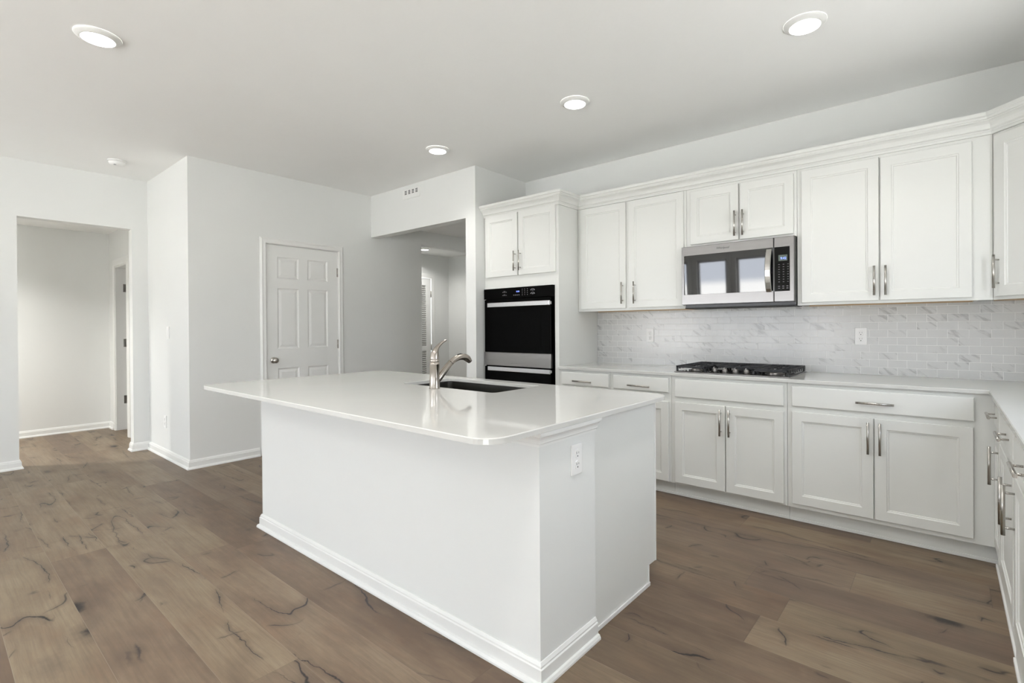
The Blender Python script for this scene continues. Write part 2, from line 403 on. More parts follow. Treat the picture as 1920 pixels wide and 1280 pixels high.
# rear wall with four windows and an unseen patio door, added for light, in the right wall
WZ0, WZ1 = .55, 2.12
WIN = [(-6.05, -4.50), (-4.29, -3.63), (-3.44, -2.70), (-2.35, -1.65)]  # the last rear window is added for extra daylight
bx = [(X9-T, XR+T, YR-T, YR, 0, WZ0), (X9-T, XR+T, YR-T, YR, WZ1, ZC)]
xs = [X9-T]+[v for w in WIN for v in w]+[XR+T]
for a, b in zip(xs[::2], xs[1::2]): bx.append((a, b, YR-T, YR, WZ0, WZ1))
wall('wall_rear', bx)
for i, (a, b) in enumerate(WIN):
    mb = MB(); t = .045
    for q in ((a, b, WZ0, WZ0+t), (a, b, WZ1-t, WZ1), (a, a+t, WZ0, WZ1), (b-t, b, WZ0, WZ1)): mb.box(q[0], q[1], YR-.09, YR-.03, q[2], q[3])
    w = structure(mb.build('window_%d' % (i+1), 'frame_dark'))
    mb = MB(); mb.box(a+t, b-t, YR-.065, YR-.06, WZ0+t, WZ1-t); mb.build('window_glass', 'pane', w)
    mb = MB(); mb.box(a-.07, b+.07, YR, YR+.015, WZ1, WZ1+.07); mb.box(a-.07, a, YR, YR+.015, WZ0-.07, WZ1); mb.box(b, b+.07, YR, YR+.015, WZ0-.07, WZ1); mb.box(a-.07, b+.07, YR, YR+.02, WZ0-.07, WZ0)
    mb.build('window_casing', 'trim', w)
mb = MB(); t = .06
for q in ((PD[0], PD[0]+t, 0, 2.2), (PD[1]-t, PD[1], 0, 2.2), (PD[0], PD[1], 2.14, 2.2), (PD[0], PD[1], 0, .06), ((PD[0]+PD[1])/2-.04, (PD[0]+PD[1])/2+.04, 0, 2.2)): mb.box(XR+.03, XR+.09, q[0], q[1], q[2], q[3])
w = structure(mb.build('added_patio_door', 'trim'), 'added sliding glass patio door, out of view')  # unseen door added to let in light from the right
mb = MB(); mb.box(XR+.058, XR+.062, PD[0]+t, PD[1]-t, .06, 2.14); mb.build('door_glass', 'pane', w)

mb = MB(); t = .045; wy0, wy1, wz0, wz1 = 1.70, 2.85, 1.12, 2.05
for q in ((wy0, wy1, wz0, wz0+t), (wy0, wy1, wz1-t, wz1), (wy0, wy0+t, wz0+t, wz1-t), (wy1-t, wy1, wz0+t, wz1-t)): mb.box(XR+.03, XR+.09, q[0], q[1], q[2], q[3])
w = structure(mb.build('window_5', 'frame_dark'))  # unseen window added to brighten the right side and ceiling
mb = MB(); mb.box(XR+.058, XR+.062, wy0+t, wy1-t, wz0+t, wz1-t); mb.build('window_glass', 'pane', w)

# ------------------------------------------------------------ baseboards
BBP = [(0, 0), (.027, 0), (.027, .008), (.022, .018), (.0145, .021), (.014, .062), (.010, .066), (.010, .072), (.004, .083), (0, .083)]
def base(name, path):
    mb = MB(); mb.sweep(path[::-1], BBP); return structure(mb.build(name, 'trim'))
base('baseboard_left', [(X9-T, .565), (X9, .565), (X9, YR)])
base('baseboard_switch_side', [(XD, 2.13), (XD, Y7), (X9, Y7), (X9, 1.40), (X9-T, 1.40)][::1])
base('baseboard_door_side', [(XD, 4.135), (XD, 3.045)])
base('baseboard_left_hall', [(-8.07, 1.555), (-8.295, 1.555), (-8.295, -1.5)])
base('baseboard_header', [(-3.4785, 3.48), (XS, YH), (-3.613, YH), (-3.613, YH+T)])
base('baseboard_right', [(XR, PD[1]+.1), (XR, .3)][::-1])
base('baseboard_hall_end', [(-3.60, 5.76), (-6.55, 5.76), (-6.55, 5.48)])

# ------------------------------------------------------------ door casings and doors
CAS = [(0, 0), (0, .012), (.012, .017), (.045, .013), (.056, .010), (.060, .0)]
def casing(name, parent, w, h, mat='trim', cw=.06, dp=.017):
    """casing around an opening 0..w, 0..h facing -y in local space"""
    mb = MB()
    prof = [(0, 0), (0, -.010), (.010, -dp), (.030, -dp*.85), (.044, -dp), (cw, -.008), (cw, 0)]
    path = [(0, 0), (0, h), (w, h), (w, 0)]; sg = [(-1, 0), (-1, 1), (1, 1), (1, 0)]
    rings = [[mb.bm.verts.new((px+sx_*o, y, pz+sz_*o)) for o, y in prof] for (px, pz), (sx_, sz_) in zip(path, sg)]
    k = len(prof)
    for a, b in zip(rings, rings[1:]):
        for j in range(k): mb.bm.faces.new((a[j], a[(j+1) % k], b[(j+1) % k], b[j]))
    mb.bm.faces.new(rings[0]); mb.bm.faces.new(rings[-1])
    return mb.build(name, mat, parent)
def hinge(parent, x, y, z, h=.09, mat='nickel', leaf=.02):
    mb = MB(); mb.cyl((x, y, z-h/2), (x, y, z+h/2), .006, n=12); mb.box(x-leaf, x+leaf*.6, y+.002, y+.005, z-h/2, z+h/2)
    return mb.build('hinge', mat, parent)
def panel_door(name, w, h, xs, zs, panels, rz, loc, parent_label):
    d = thing_struct = bpy.data.objects.new(name, None); C.objects.link(d); d.location = loc; d.rotation_euler = (0, 0, rz)
    d['kind'] = 'structure'; d['label'] = parent_label
    mb = MB(); y0 = 0
    for i in range(len(xs)-1):
        for j in range(len(zs)-1):
            if (i, j) in panels:
                steps(mb, xs[i], xs[i+1], zs[j], zs[j+1], [(0, y0), (.004, y0+.004), (.014, y0+.009), (.018, y0+.009), (.040, y0+.003)])
            else: mb.face(rect(xs[i], xs[i+1], zs[j], zs[j+1], y0))
    mb.face(rect(0, w, 0, h, .035)[::-1])
    for a, b in (((0, 0), (w, 0)), ((w, 0), (w, h)), ((w, h), (0, h)), ((0, h), (0, 0))):
        mb.face([(a[0], y0, a[1]), (b[0], y0, b[1]), (b[0], .035, b[1]), (a[0], .035, a[1])])
    bmesh.ops.remove_doubles(mb.bm, verts=mb.bm.verts[:], dist=1e-5)
    mb.build('door_panel', 'trim', d)
    return d
# door_1: six-panel door; local x runs along +y of the room, facing +x  -> rotate by +90 deg
# local (x, y) -> world (-y, x): local -y face points to world +x
W1, H1 = .760, 2.098
d1 = panel_door('door_1', W1, H1, [0, .105, .325, .42, .645, W1], [0, .24, .845, 1.045, 1.66, 1.76, 1.978, H1][:],
                {(1, 1), (3, 1), (1, 3), (3, 3), (1, 5), (3, 5)}, PI/2, (XD-.006, 2.210, .008), 'closed white six-panel door with a round knob')
cas = casing('door_casing', d1, W1+.012, H1+.010); cas.location = (-.006, -.006, -.008)
jm = MB(); jm.box(-.006+.0, .766, .036, .09, H1, H1+.008); jm.box(-.006, -.002, -.005, .09, -.006, H1+.006); jm.box(.762, .766, -.005, .09, -.006, H1+.006); jm.build('door_jamb', 'trim', d1)
kb = MB(); kb.lathe((.062, 0, .93), [(.0, .0), (.032, .0), (.032, -.004), (.026, -.008), (.012, -.012), (.011, -.030), (.018, -.036), (.027, -.046), (.0285, -.056), (.024, -.066), (.012, -.072), (.0, -.073)], 28, 'y'); kb.build('door_knob', 'nickel', d1)
for z in (1.868, 1.075, .30): hinge(d1, W1+.001, -.006, z, .095, 'nickel', .009)

# door_2: half-hidden opening in the left hall with the door swung inwards
d2 = bpy.data.objects.new('door_2', None); C.objects.link(d2); d2.location = (-7.99, 1.555, 0); structure(d2, 'white door standing open in the left hall, three hinges showing')
casing('door_casing', d2, .59, 2.04, cw=.085)
jm = MB(); jm.box(0, .012, 0, .115, 0, 2.04); jm.box(.578, .59, 0, .115, 0, 2.04); jm.box(.012, .578, 0, .115, 2.028, 2.04); jm.build('door_jamb', 'trim', d2)
sl = MB(); sl.box(.014, .05, .118, .86, .01, 2.02, .001); sl.build('door_panel', 'trim', d2)
for z in (1.78, 1.09, .38):
    mb = MB(); mb.box(.012, .015, .075, .113, z-.05, z+.05, .001); mb.cyl((.018, .114, z-.05), (.018, .114, z+.05), .006, n=10); mb.build('hinge', 'nickel', d2)

# door_3: louvered door deep in the back hall
d3 = bpy.data.objects.new('door_3', None); C.objects.link(d3); d3.location = (-6.556, 4.765, .008); d3.rotation_euler = (0, 0, PI/2)
structure(d3, 'white louvered door at the far end of the back hall')
mb = MB()
W3, H3 = .612, 2.055
for b in ((0, .10, 0, H3), (W3-.10, W3, 0, H3), (.10, W3-.10, 0, .12), (.10, W3-.10, .875, .955), (.10, W3-.10, 1.945, H3)): mb.box(b[0], b[1], 0, .035, b[2], b[3])
mb.build('door_frame', 'trim', d3)
lm = MB()
for z0, z1 in ((.12, .875), (.955, 1.945)):
    n = int((z1-z0)/.034)
    for k in range(n):
        zc = z0+(k+.5)*(z1-z0)/n; b = bmesh.new(); bmesh.ops.create_cube(b, size=1)
        lm.add(b, 0, Matrix.Translation((W3/2, .017, zc)) @ Matrix.Rotation(-.75, 4, 'X') @ Matrix.Diagonal((W3-.20, .036, .007, 1)))
lm.build('louver_slats', 'trim', d3)
bk = MB(); bk.box(.08, W3-.08, .036, .04, .1, 1.96); bk.build('louver_backing', 'mark', d3)
cas3 = casing('door_casing', d3, W3+.012, H3+.010, cw=.075, dp=.0105); cas3.location = (-.006, -.006, -.008)
for z in (1.80, .93): hinge(d3, W3+.002, -.007, z, .10, 'nickel', .01)

# ------------------------------------------------------------ cabinet parts (local frame: x right, front facing -y, z up)
def handle(parent, x, y, z, length=.183, vertical=True):
    mb = MB(); h = length/2; s = .064; off = .032; r = .0068
    if vertical:
        mb.cyl((x, y-off, z-h), (x, y-off, z+h), r, n=14)
        for q in (-s, s): mb.cyl((x, y, z+q), (x, y-off, z+q), .0042, n=10)
    else:
        mb.cyl((x-h, y-off, z), (x+h, y-off, z), r, n=14)
        for q in (-s, s): mb.cyl((x+q, y, z), (x+q, y-off, z), .0042, n=10)
    return mb.build('handle', 'nickel', parent)
def shaker(parent, x0, x1, z0, z1, yf=-.019, hx=None, hz=None, name='door'):
    """shaker door, cabinet face plane at y=0"""
    mb = MB(); st = .056
    steps(mb, x0, x1, z0, z1, [(0, -.001), (0, yf+.002), (.0025, yf), (st, yf), (st+.003, yf+.004), (st+.010, yf+.0055), (st+.012, yf+.0095)], back=0)
    d = mb.build(name, 'cabinet', parent)
    if hx is not None: handle(d, hx, yf, hz)
    return d
def drawer(parent, x0, x1, z0, z1, yf=-.019, hx=None, hz=None, name='drawer'):
    mb = MB(); steps(mb, x0, x1, z0, z1, [(0, -.001), (0, yf+.003), (.004, yf), (.02, yf)], back=0)
    d = mb.build(name, 'cabinet', parent)
    if hx is not None: handle(d, hx, yf, hz, vertical=False)
    return d
def face_frame(parent, w, z0, z1, holes, depth):
    """carcass box with a face; holes only matter for the ovens"""
    mb = MB(); mb.box(0, w, 0, depth, z0, z1, .0012)
    return mb.build('body', 'cabinet', parent)
def toe(parent, w, depth, rec=.055):
    mb = MB(); mb.box(0, w, rec, depth, 0, .10)
    t_ = mb.build('toe_kick', 'cabinet', parent)
    mb = MB(); mb.box(0, w, rec-.008, rec, 0, .018, .002); mb.build('shoe_trim', 'trim', t_); return t_
KD, KH = .9946, .986      # door fronts and handle bars stand forward of the face frame
def HZ(z, k): return 1.256+(z-1.256)*k
YF = 3.531; DB = YB-YF-.004; ZT = .893
def base_cab(x0, x1, label, spec, loc=None, rz=0, depth=DB, rec=.055, group='white base cabinets'):
    w = x1-x0
    t = thing('base_cabinet', label, 'cabinet', loc or (x0, YF, 0), rz, group)
    face_frame(t, w, .10, ZT, None, depth); toe(t, w, depth, rec)
    for s in spec:
        k = s[0]
        a, b, z0, z1 = s[1]*KD, s[2]*KD, HZ(s[3], KD), HZ(s[4], KD)
        if k == 'D': shaker(t, a-x0, b-x0, z0, z1, hx=s[5]*KH-x0, hz=HZ(s[6], KH))
        if k == 'W': drawer(t, a-x0, b-x0, z0, z1, hx=(s[5]*KH-x0) if s[5] is not None else None, hz=HZ(.795, KH))
    return t
DZ0, DZ1, WZ_0, WZ_1 = .122, .700, .742, .868
base_cab(-2.583, -2.077, 'white base cabinet beside the ovens with drawer over single door', [('W', -2.565, -2.098, WZ_0+.02, WZ_1, -2.358), ('D', -2.565, -2.098, DZ0, DZ1+.02, -2.13, .60)])
base_cab(-2.075, -1.562, 'white base cabinet left of the cooktop, its lower door half hidden by the island', [('W', -2.053, -1.588, WZ_0+.02, WZ_1, -1.835), ('D', -2.053, -1.588, DZ0-.02, DZ1-.005, -2.01, .60)])
base_cab(-1.560, -.783, 'white base cabinet under the cooktop with plain panel over two doors', [('W', -1.538, -.805, WZ_0-.005, WZ_1, None), ('D', -1.538, -1.176, DZ0-.014, DZ1, -1.213, .582), ('D', -1.170, -.805, DZ0-.014, DZ1, -1.152, .582)])
base_cab(-.781, .2105, 'white base cabinet right of the cooktop with wide drawer over two doors', [('W', -.757, .116, WZ_0, WZ_1, -.320), ('D', -.757, -.326, DZ0, DZ1+.008, -.353, .590), ('D', -.320, .112, DZ0, DZ1+.008, -.295, .590)])
# right run faces -x : local x -> world -y ; rotation -90 deg
XF = .211; DR = XR-XF-.004
def rcab(y0, y1, label, dwx, dwh, doorh, rec=-.006):
    w = y0-y1
    t = thing('base_cabinet', label, 'cabinet', (XF, y0, 0), -PI/2, 'white base cabinets')
    face_frame(t, w, .10, ZT, None, DR); toe(t, w, DR, rec)
    drawer(t, .018, w-.018, WZ_0, WZ_1, hx=y0-dwh, hz=.797)
    shaker(t, .018, w-.018, DZ0, DZ1, hx=y0-doorh, hz=.575)
    return t
rcab(3.529, 3.205, 'white base cabinet tucked in the right corner under the worktop', 0, 3.405, 3.27)
rcab(3.203, 2.582, 'white base cabinet on the right wall, second from the corner', 0, 2.80, 2.645)
rcab(2.580, 1.960, 'white base cabinet on the right wall, nearest the camera', 0, 2.19, 2.520, rec=-.012)

# upper cabinets
YU = 3.828; DU = YB-YU-.004
def upper(x0, x1, z0, z1, label, doors, y=YU, depth=DU, fill=0):
    t = thing('wall_cabinet', label, 'cabinet', (x0, y, 0), 0, 'white wall cabinets')
    mb = MB(); w = x1-x0; mb.box(0, w+fill, 0, .02, z0, z1, .001); mb.box(0, .016, .02, depth, z0, z1); mb.box(w-.016, w, .02, depth, z0, z1); mb.box(.016, w-.016, .02, depth, z0+.03, z1)
    mb.build('body', 'cabinet', t)
    mb = MB(); mb.box(.016, w-.016, .02, depth, z0+.012, z0+.0299); mb.build('bottom_panel', 'tan', t)
    mb = MB()
    mb.box(.0, w, depth-.02, depth-.001, z0+.001, z0+.0119); mb.build('bottom_rail', 'tan', t)
    for d in doors: shaker(t, d[0]*KD-x0, d[1]*KD-x0, HZ(d[2], KD), HZ(d[3], KD), hx=d[4]*KH-x0, hz=HZ(d[5], KH))
    return t
ZU0, ZU1 = 1.391, 2.33
upper(-2.581, -1.562, ZU0, ZU1, 'white wall cabinet between the oven cabinet and the microwave', [(-2.556, -2.101, 1.413, 2.316, -2.145, 1.543), (-2.072, -1.590, 1.413, 2.316, -2.029, 1.541)])
upper(-1.560, -.783, 1.866, ZU1, 'short white wall cabinet right above the microwave', [(-1.534, -1.172, 1.888, 2.30, -1.202, 2.012), (-1.160, -.806, 1.888, 2.30, -1.145, 2.012)])
upper(-.781, .145, ZU0, ZU1, 'white wall cabinet between the microwave and the corner cabinet', [(-.757, -.322, 1.409, 2.305, -.347, 1.535), (-.313, .118, 1.409, 2.300, -.288, 1.534)], fill=.06)
# diagonal corner cabinet
t = thing('corner_wall_cabinet', 'white diagonal wall cabinet in the corner above the right counter', 'cabinet', (0, 0, 0), 0, 'white wall cabinets')
mb = MB(); fp = [(.207, YU), (.485, 3.548), (.811, 3.548), (.811, YB-.004), (.207, YB-.004)]
mb.loops([[(x, y, ZU0+.012) for x, y in fp], [(x, y, ZU1) for x, y in fp]]); mb.build('body', 'cabinet', t)
mb = MB(); mb.loops([[(x, y, ZU0) for x, y in [(.207, YU), (.485, 3.548), (.50, 3.56), (.225, YU+.01)]], [(x, y, ZU0+.012) for x, y in [(.207, YU), (.485, 3.548), (.50, 3.56), (.225, YU+.01)]]]); mb.build('bottom_rail', 'cabinet', t)
mb = MB(); fp2 = [(.225, YU+.01), (.50, 3.56), (.80, 3.56), (.80, YB-.01), (.225, YB-.01)]; mb.loops([[(x, y, ZU0+.004) for x, y in fp2], [(x, y, ZU0+.0118) for x, y in fp2]]); mb.build('bottom_panel', 'tan', t)
dl = math.hypot(.278, .28)
dd = shaker(t, .020, dl-.020, 1.409, 2.300, hx=.046, hz=1.545); dd.location = (.207, YU, 0); dd.rotation_euler = (0, 0, -math.atan2(.28, .278))

# oven cabinet
t = thing('oven_cabinet', 'tall white cabinet built around the black wall ovens', 'cabinet', (XS+.002, 3.530, 0))
ox = XS+.002; ow = -2.585-ox; od = YB-3.530-.004
mb = MB(); a, b = -3.466-ox, -2.628-ox
mb.box(0, a, 0, od, .10, ZU1); mb.box(b, ow, 0, od, .10, ZU1, .0012); mb.box(a, b, 0, od, 1.626, ZU1); mb.box(a, b, 0, od, .10, .318); mb.box(a, b, od-.02, od, .318, 1.626)
mb.build('body', 'cabinet', t)
mb = MB(); mb.box(0, ow, .06, od, 0, .10); mb.build('toe_kick', 'cabinet', t)
shaker(t, -3.450-ox, -3.044-ox, 1.735, 2.316, hx=-3.108*KH-ox, hz=1.867)
shaker(t, -3.030-ox, -2.608-ox, 1.735, 2.316, hx=-3.045*KH-ox, hz=1.867)
drawer(t, -3.455-ox, -2.635-ox, .125, .300, hx=ow/2, hz=.21)

# crown moulding, one continuous run
CR = [(0, 2.316), (.012, 2.316), (.012, 2.331), (.017, 2.331), (.020, 2.338), (.028, 2.342), (.028, 2.348), (.031, 2.357), (.038, 2.368), (.049, 2.377), (.060, 2.382), (.060, 2.390), (.066, 2.390), (.069, 2.399), (.078, 2.404), (.078, 2.424), (0, 2.424)]
mb = MB(); mb.sweep([(.815, 3.548), (.487, 3.548), (.206, YU-.001), (-2.584, YU-.001), (-2.584, 3.529), (XS+.001, 3.529)][::-1], CR)
# sweep() offsets to the right of travel: left-to-right travel puts the profile on the room side
tag(mb.build('crown_moulding', 'cabinet'), 'white stepped crown moulding running along the tops of the wall cabinets', 'moulding')

# ------------------------------------------------------------ countertops
TZ0, TZ1 = .894, .914
mb = MB(); xc, yc = .172, 3.506
def cpoly(i, z): return [(-2.583, yc+i, z), (xc+i, yc+i, z), (xc+i, 1.955, z), (XR-.001, 1.955, z), (XR-.001, YB-.001, z), (-2.583, YB-.001, z)]
mb.loops([cpoly(0, TZ0), cpoly(0, TZ1-.003), cpoly(.003, TZ1)])
tag(mb.build('countertop', 'quartz'), 'white quartz worktop running round the corner along the two walls', 'countertop')
mb = MB(); mb.box(-2.582, XR-.009, YB-.0085, YB-.0005, TZ1+.0005, 1.47)
tag(mb.build('backsplash', 'tile'), 'grey veined marble subway tile on the wall behind the cooktop', 'backsplash')
mb = MB(); mb.box(XR-.0085, XR-.0005, 1.96, 2.90, TZ1+.0005, 1.11); mb.box(XR-.0085, XR-.0005, 2.90, YB-.009, TZ1+.0005, 1.388)
tag(mb.build('backsplash', 'tile_side'), 'marble subway tile on the side wall at the right-hand corner', 'backsplash')

# ------------------------------------------------------------ island
isl = thing('kitchen_island', 'white kitchen island with boxed end, baseboard and toe notch', 'island', (-2.2, 1.85, 0))
ic = (2.2, -1.85)
def I(o): o.location = (2.2, -1.85, 0); return o
IX0, IX1, IY0, IYP, IYB = -3.345, -1.097, 1.376, 1.738, 2.318
mb = MB(); mb.box(IX0, IX1, IY0, IYP, 0, TZ0-.001); I(mb.build('knee_wall', 'wall', isl))
mb = MB()
prof = [(IYP, 0), (2.24, 0), (2.24, .098), (IYB, .098), (IYB, TZ0-.001), (IYP, TZ0-.001)]
for x0, x1 in ((-1.130, -1.112), (-3.345, -3.327)):
    mb = MB(); mb.loops([[(x0, y, z) for y, z in prof], [(x1, y, z) for y, z in prof]]); I(mb.build('end_panel', 'cabinet', isl))
mb = MB(); mb.box(-3.327, -1.130, IYP+.003, IYB-.001, .098, .58); mb.box(-3.327, -1.130, IYP, 2.24, 0, .098); mb.box(-3.327, -1.13, IYB-.006, IYB-.001, .58, TZ0-.001); I(mb.build('body', 'cabinet', isl))
mb = MB(); mb.box(-1.112, -1.106, IYP, 2.246, 0, .018, .0015); mb.box(-1.112, -1.109, 2.308, IYB, .098, TZ0-.001, .0005); mb.box(-1.112, -1.109, 2.232, 2.242, .012, .098); I(mb.build('edge_trim', 'trim', isl))
mb = MB(); mb.sweep([(IX0, IYP), (IX0, IY0), (IX1, IY0), (IX1, IYP-.006)], BBP); I(mb.build('baseboard', 'trim', isl))
CB = [(0, .836), (.007, .836), (.007, .845), (.011, .845), (.013, .850), (.013, .854), (.015, .862), (.020, .870), (.026, .875), (.026, .880), (.034, .882), (.034, .8925), (0, .8925)]
mb = MB(); mb.sweep([(IX0, IYP), (IX0, IY0), (IX1, IY0), (IX1, IYP)], CB); I(mb.build('cove_trim', 'trim', isl))
bd = [(-3.30, -2.80), (-2.78, -2.24), (-2.22, -1.70), (-1.68, -1.14)]
for i, (a, b) in enumerate(bd):
    d = shaker(isl, 0, b-a, .125, .86, hx=.04 if i % 2 else b-a-.04, hz=.74)
    d.rotation_euler = (0, 0, PI); d.location = (2.2+b, -1.85+IYB, 0)
# island top with cut-out
X0, X1, Y0, Y1 = -3.527, -1.060, 1.087, 2.388
sx0, sx1, sy0, sy1 = -2.600, -1.815, 1.900, 2.296
mb = MB()
lo = [rrect(sx0, sx1, sy0, sy1, .03, TZ0), rrect(X0, X1, Y0, Y1, .088, TZ0), rrect(X0, X1, Y0, Y1, .088, TZ1-.003), rrect(X0+.003, X1-.003, Y0+.003, Y1-.003, .086, TZ1),
      rrect(sx0-.002, sx1+.002, sy0-.002, sy1+.002, .032, TZ1), rrect(sx0, sx1, sy0, sy1, .03, TZ1-.002), rrect(sx0, sx1, sy0, sy1, .03, TZ0)]
mb.loops(lo, False, False); bmesh.ops.remove_doubles(mb.bm, verts=mb.bm.verts[:], dist=1e-6)
tag(mb.build('island_countertop', 'quartz'), 'white quartz slab with rounded corners on top of the island', 'countertop')
# sink
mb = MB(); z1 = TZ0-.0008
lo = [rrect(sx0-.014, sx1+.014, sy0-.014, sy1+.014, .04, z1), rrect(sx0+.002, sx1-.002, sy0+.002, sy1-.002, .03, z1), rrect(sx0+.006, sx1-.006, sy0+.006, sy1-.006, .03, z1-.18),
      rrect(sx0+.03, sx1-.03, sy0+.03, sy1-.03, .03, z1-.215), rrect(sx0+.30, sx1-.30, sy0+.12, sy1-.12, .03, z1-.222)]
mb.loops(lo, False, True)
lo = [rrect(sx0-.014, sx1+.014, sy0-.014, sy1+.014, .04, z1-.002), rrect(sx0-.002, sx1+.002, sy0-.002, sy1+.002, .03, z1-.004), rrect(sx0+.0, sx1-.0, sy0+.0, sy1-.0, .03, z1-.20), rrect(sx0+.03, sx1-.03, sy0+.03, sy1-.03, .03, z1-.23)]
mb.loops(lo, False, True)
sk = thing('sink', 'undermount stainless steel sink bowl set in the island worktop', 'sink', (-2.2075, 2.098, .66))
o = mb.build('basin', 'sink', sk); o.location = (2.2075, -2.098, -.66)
mb = MB(); mb.lathe((0, 0, .013), [(0, .002), (.03, .002), (.036, .006), (.044, .007), (.046, .004)], 28); o = mb.build('drain', 'steel', sk)
# faucet
fx, fy = -2.218, 1.842
fc = thing('faucet', 'brushed nickel pull-out faucet with curved lever, standing by the island sink', 'faucet', (fx, fy, TZ1))
mb = MB(); mb.lathe((0, 0, 0), [(0, 0), (.0305, 0), (.0305, .004), (.0285, .008), (.0275, .06), (.0275, .135), (.0282, .136), (.0282, .139), (.0272, .140), (.0270, .150), (0, .150)], 40); mb.build('body', 'faucet', fc)
mb = MB(); mb.lathe((0, 0, .1505), [(0, 0), (.0262, 0), (.0272, .003), (.0268, .010), (.0255, .0135), (.0, .0135)], 40); mb.build('collar', 'faucet', fc)
def smooth_path(pts, rad, n=6):
    P_, R_ = [], []
    for i in range(len(pts)-1):
        p0, p1, p2, p3 = [Vector(pts[max(0, min(len(pts)-1, j))]) for j in (i-1, i, i+1, i+2)]
        r0, r1, r2, r3 = [rad[max(0, min(len(pts)-1, j))] for j in (i-1, i, i+1, i+2)]
        for k in range(n):
            t_ = k/n
            f = lambda a, b, c, d: .5*((2*b)+(c-a)*t_+(2*a-5*b+4*c-d)*t_*t_+(3*b-a-3*c+d)*t_**3)
            P_.append(Vector([f(p0[j], p1[j], p2[j], p3[j]) for j in range(3)])); R_.append(f(r0, r1, r2, r3))
    P_.append(Vector(pts[-1])); R_.append(rad[-1]); return P_, R_
pts = [(0, 0, .164), (0, .001, .180), (0, .004, .198), (0, .012, .216), (0, .026, .234), (0, .046, .250), (0, .068, .262), (0, .088, .270)]
P_, R_ = smooth_path(pts, [.0262, .0250, .0220, .0165, .0115, .0085, .0066, .0050]); mb = MB(); mb.tube(P_, R_, 24); mb.build('lever', 'faucet', fc)
pts = [(0, .008, .030), (0, .028, .052), (0, .056, .082), (0, .095, .117), (0, .118, .136)]
P_, R_ = smooth_path(pts, [.012, .0185, .0200, .0180, .0170]); mb = MB(); mb.tube(P_, R_, 24); mb.build('spout', 'faucet', fc)
pts = [(0, .119, .1368), (0, .150, .155), (0, .190, .1665), (0, .225, .166), (0, .250, .157), (0, .268, .142)]
P_, R_ = smooth_path(pts, [.0172, .0172, .0178, .0192, .0205, .0165]); mb = MB(); mb.tube(P_, R_, 24); sp = mb.build('spray_head', 'faucet', fc)
mb = MB(); mb.cyl((0, .2675, .1425), (0, .2735, .1365), .0145, n=20); mb.build('spray_nozzle', 'rubber', sp)
mb = MB(); mb.tube([Vector((0, .175, .1825)), Vector((0, .195, .1855)), Vector((0, .215, .1845))], [.004, .0065, .004], 14, flat=.5); mb.build('spray_button', 'rubber', sp)

# ------------------------------------------------------------ outlets, switch
def outlet(name, label, loc, rz, kind='outlet', group=None, cat=None):
    t = thing(name, label, cat or ('outlet' if kind == 'outlet' else 'switch'), loc, rz, group)
    mb = MB(); mb.box(-.036, .036, -.006, -.0004, -.059, .059, .002); mb.build('plate', 'plastic', t)
    if kind == 'outlet':
        for z in (.021, -.021):
            mb = MB(); ls = []
            for r, y in ((.0175, -.006), (.0175, -.0075), (.0165, -.0085)):
                ls.append([(max(-.0135, min(.0135, r*math.cos(a))), y, z+r*math.sin(a)) for a in [2*PI*k/24 for k in range(24)]])
            mb.loops(ls, False, True); rc = mb.build('receptacle', 'plastic', t)
            mb = MB(); mb.box(-.0075, -.0055, -.009, -.0084, z+.000, z+.009); mb.box(.0055, .0075, -.009, -.0084, z+.001, z+.008); mb.lathe((0, -.0088, z-.008), [(0, 0), (.003, 0), (.003, .0004)], 12, 'y'); mb.build('slots', 'slot', rc)
    else:
        mb = MB(); mb.box(-.016, .016, -.009, -.006, -.033, .033, .0015); mb.build('rocker', 'plastic', t)
    return t
outlet('wall_outlet', 'white outlet on the marble tile left of the cooktop', (-2.032, YB-.0085, 1.175), 0)
outlet('wall_outlet', 'white outlet on the marble tile right of the cooktop', (-.452, YB-.0085, 1.176), 0)
outlet('wall_outlet', 'white outlet on the end of the island', (-1.097, 1.602, .748), PI/2)
outlet('light_switch', 'white switch plate on the short wall left of the six-panel door', (-5.81, Y7, 1.225), 0, 'switch')
outlet('wall_outlet', 'white outlet low on the short wall below the switch plate', (-5.925, Y7, .350), 0)

# ------------------------------------------------------------ vent, smoke detector, ceiling lights
t = thing('air_vent', 'small white air vent with slotted grille high on the header wall', 'vent', (-4.455, YH, 2.712))
mb = MB(); mb.box(-.150, .150, -.008, -.0004, -.052, .052, .002); mb.build('plate', 'trim', t)
for k in range(4):
    for j in range(3):
        x = -.112+k*.0625; mb = MB()
        z = .008+j*.0155-.006
        mb.box(x-.0, x+.036, -.0088, -.0079, z-.0042, z+.0052); mb.build('grille_slot', 'vent', t)
t = thing('smoke_detector', 'round white smoke detector on the ceiling near the left hall', 'smoke detector', (-5.86, 1.165, ZC))
mb = MB(); mb.lathe((0, 0, 0), [(0, -.0005), (.070, -.0005), (.071, -.010), (.066, -.014), (0, -.014)], 36); mb.build('mounting_ring', 'plastic', t)
mb = MB(); mb.lathe((0, 0, 0), [(0, -.0145), (.062, -.0145), (.064, -.026), (.058, -.038), (.040, -.045), (0, -.046)], 36); mb.build('cover', 'plastic', t)
mb = MB(); mb.box(.01, .035, -.03, -.012, -.0455, -.0435); mb.build('test_button', 'mark', t)
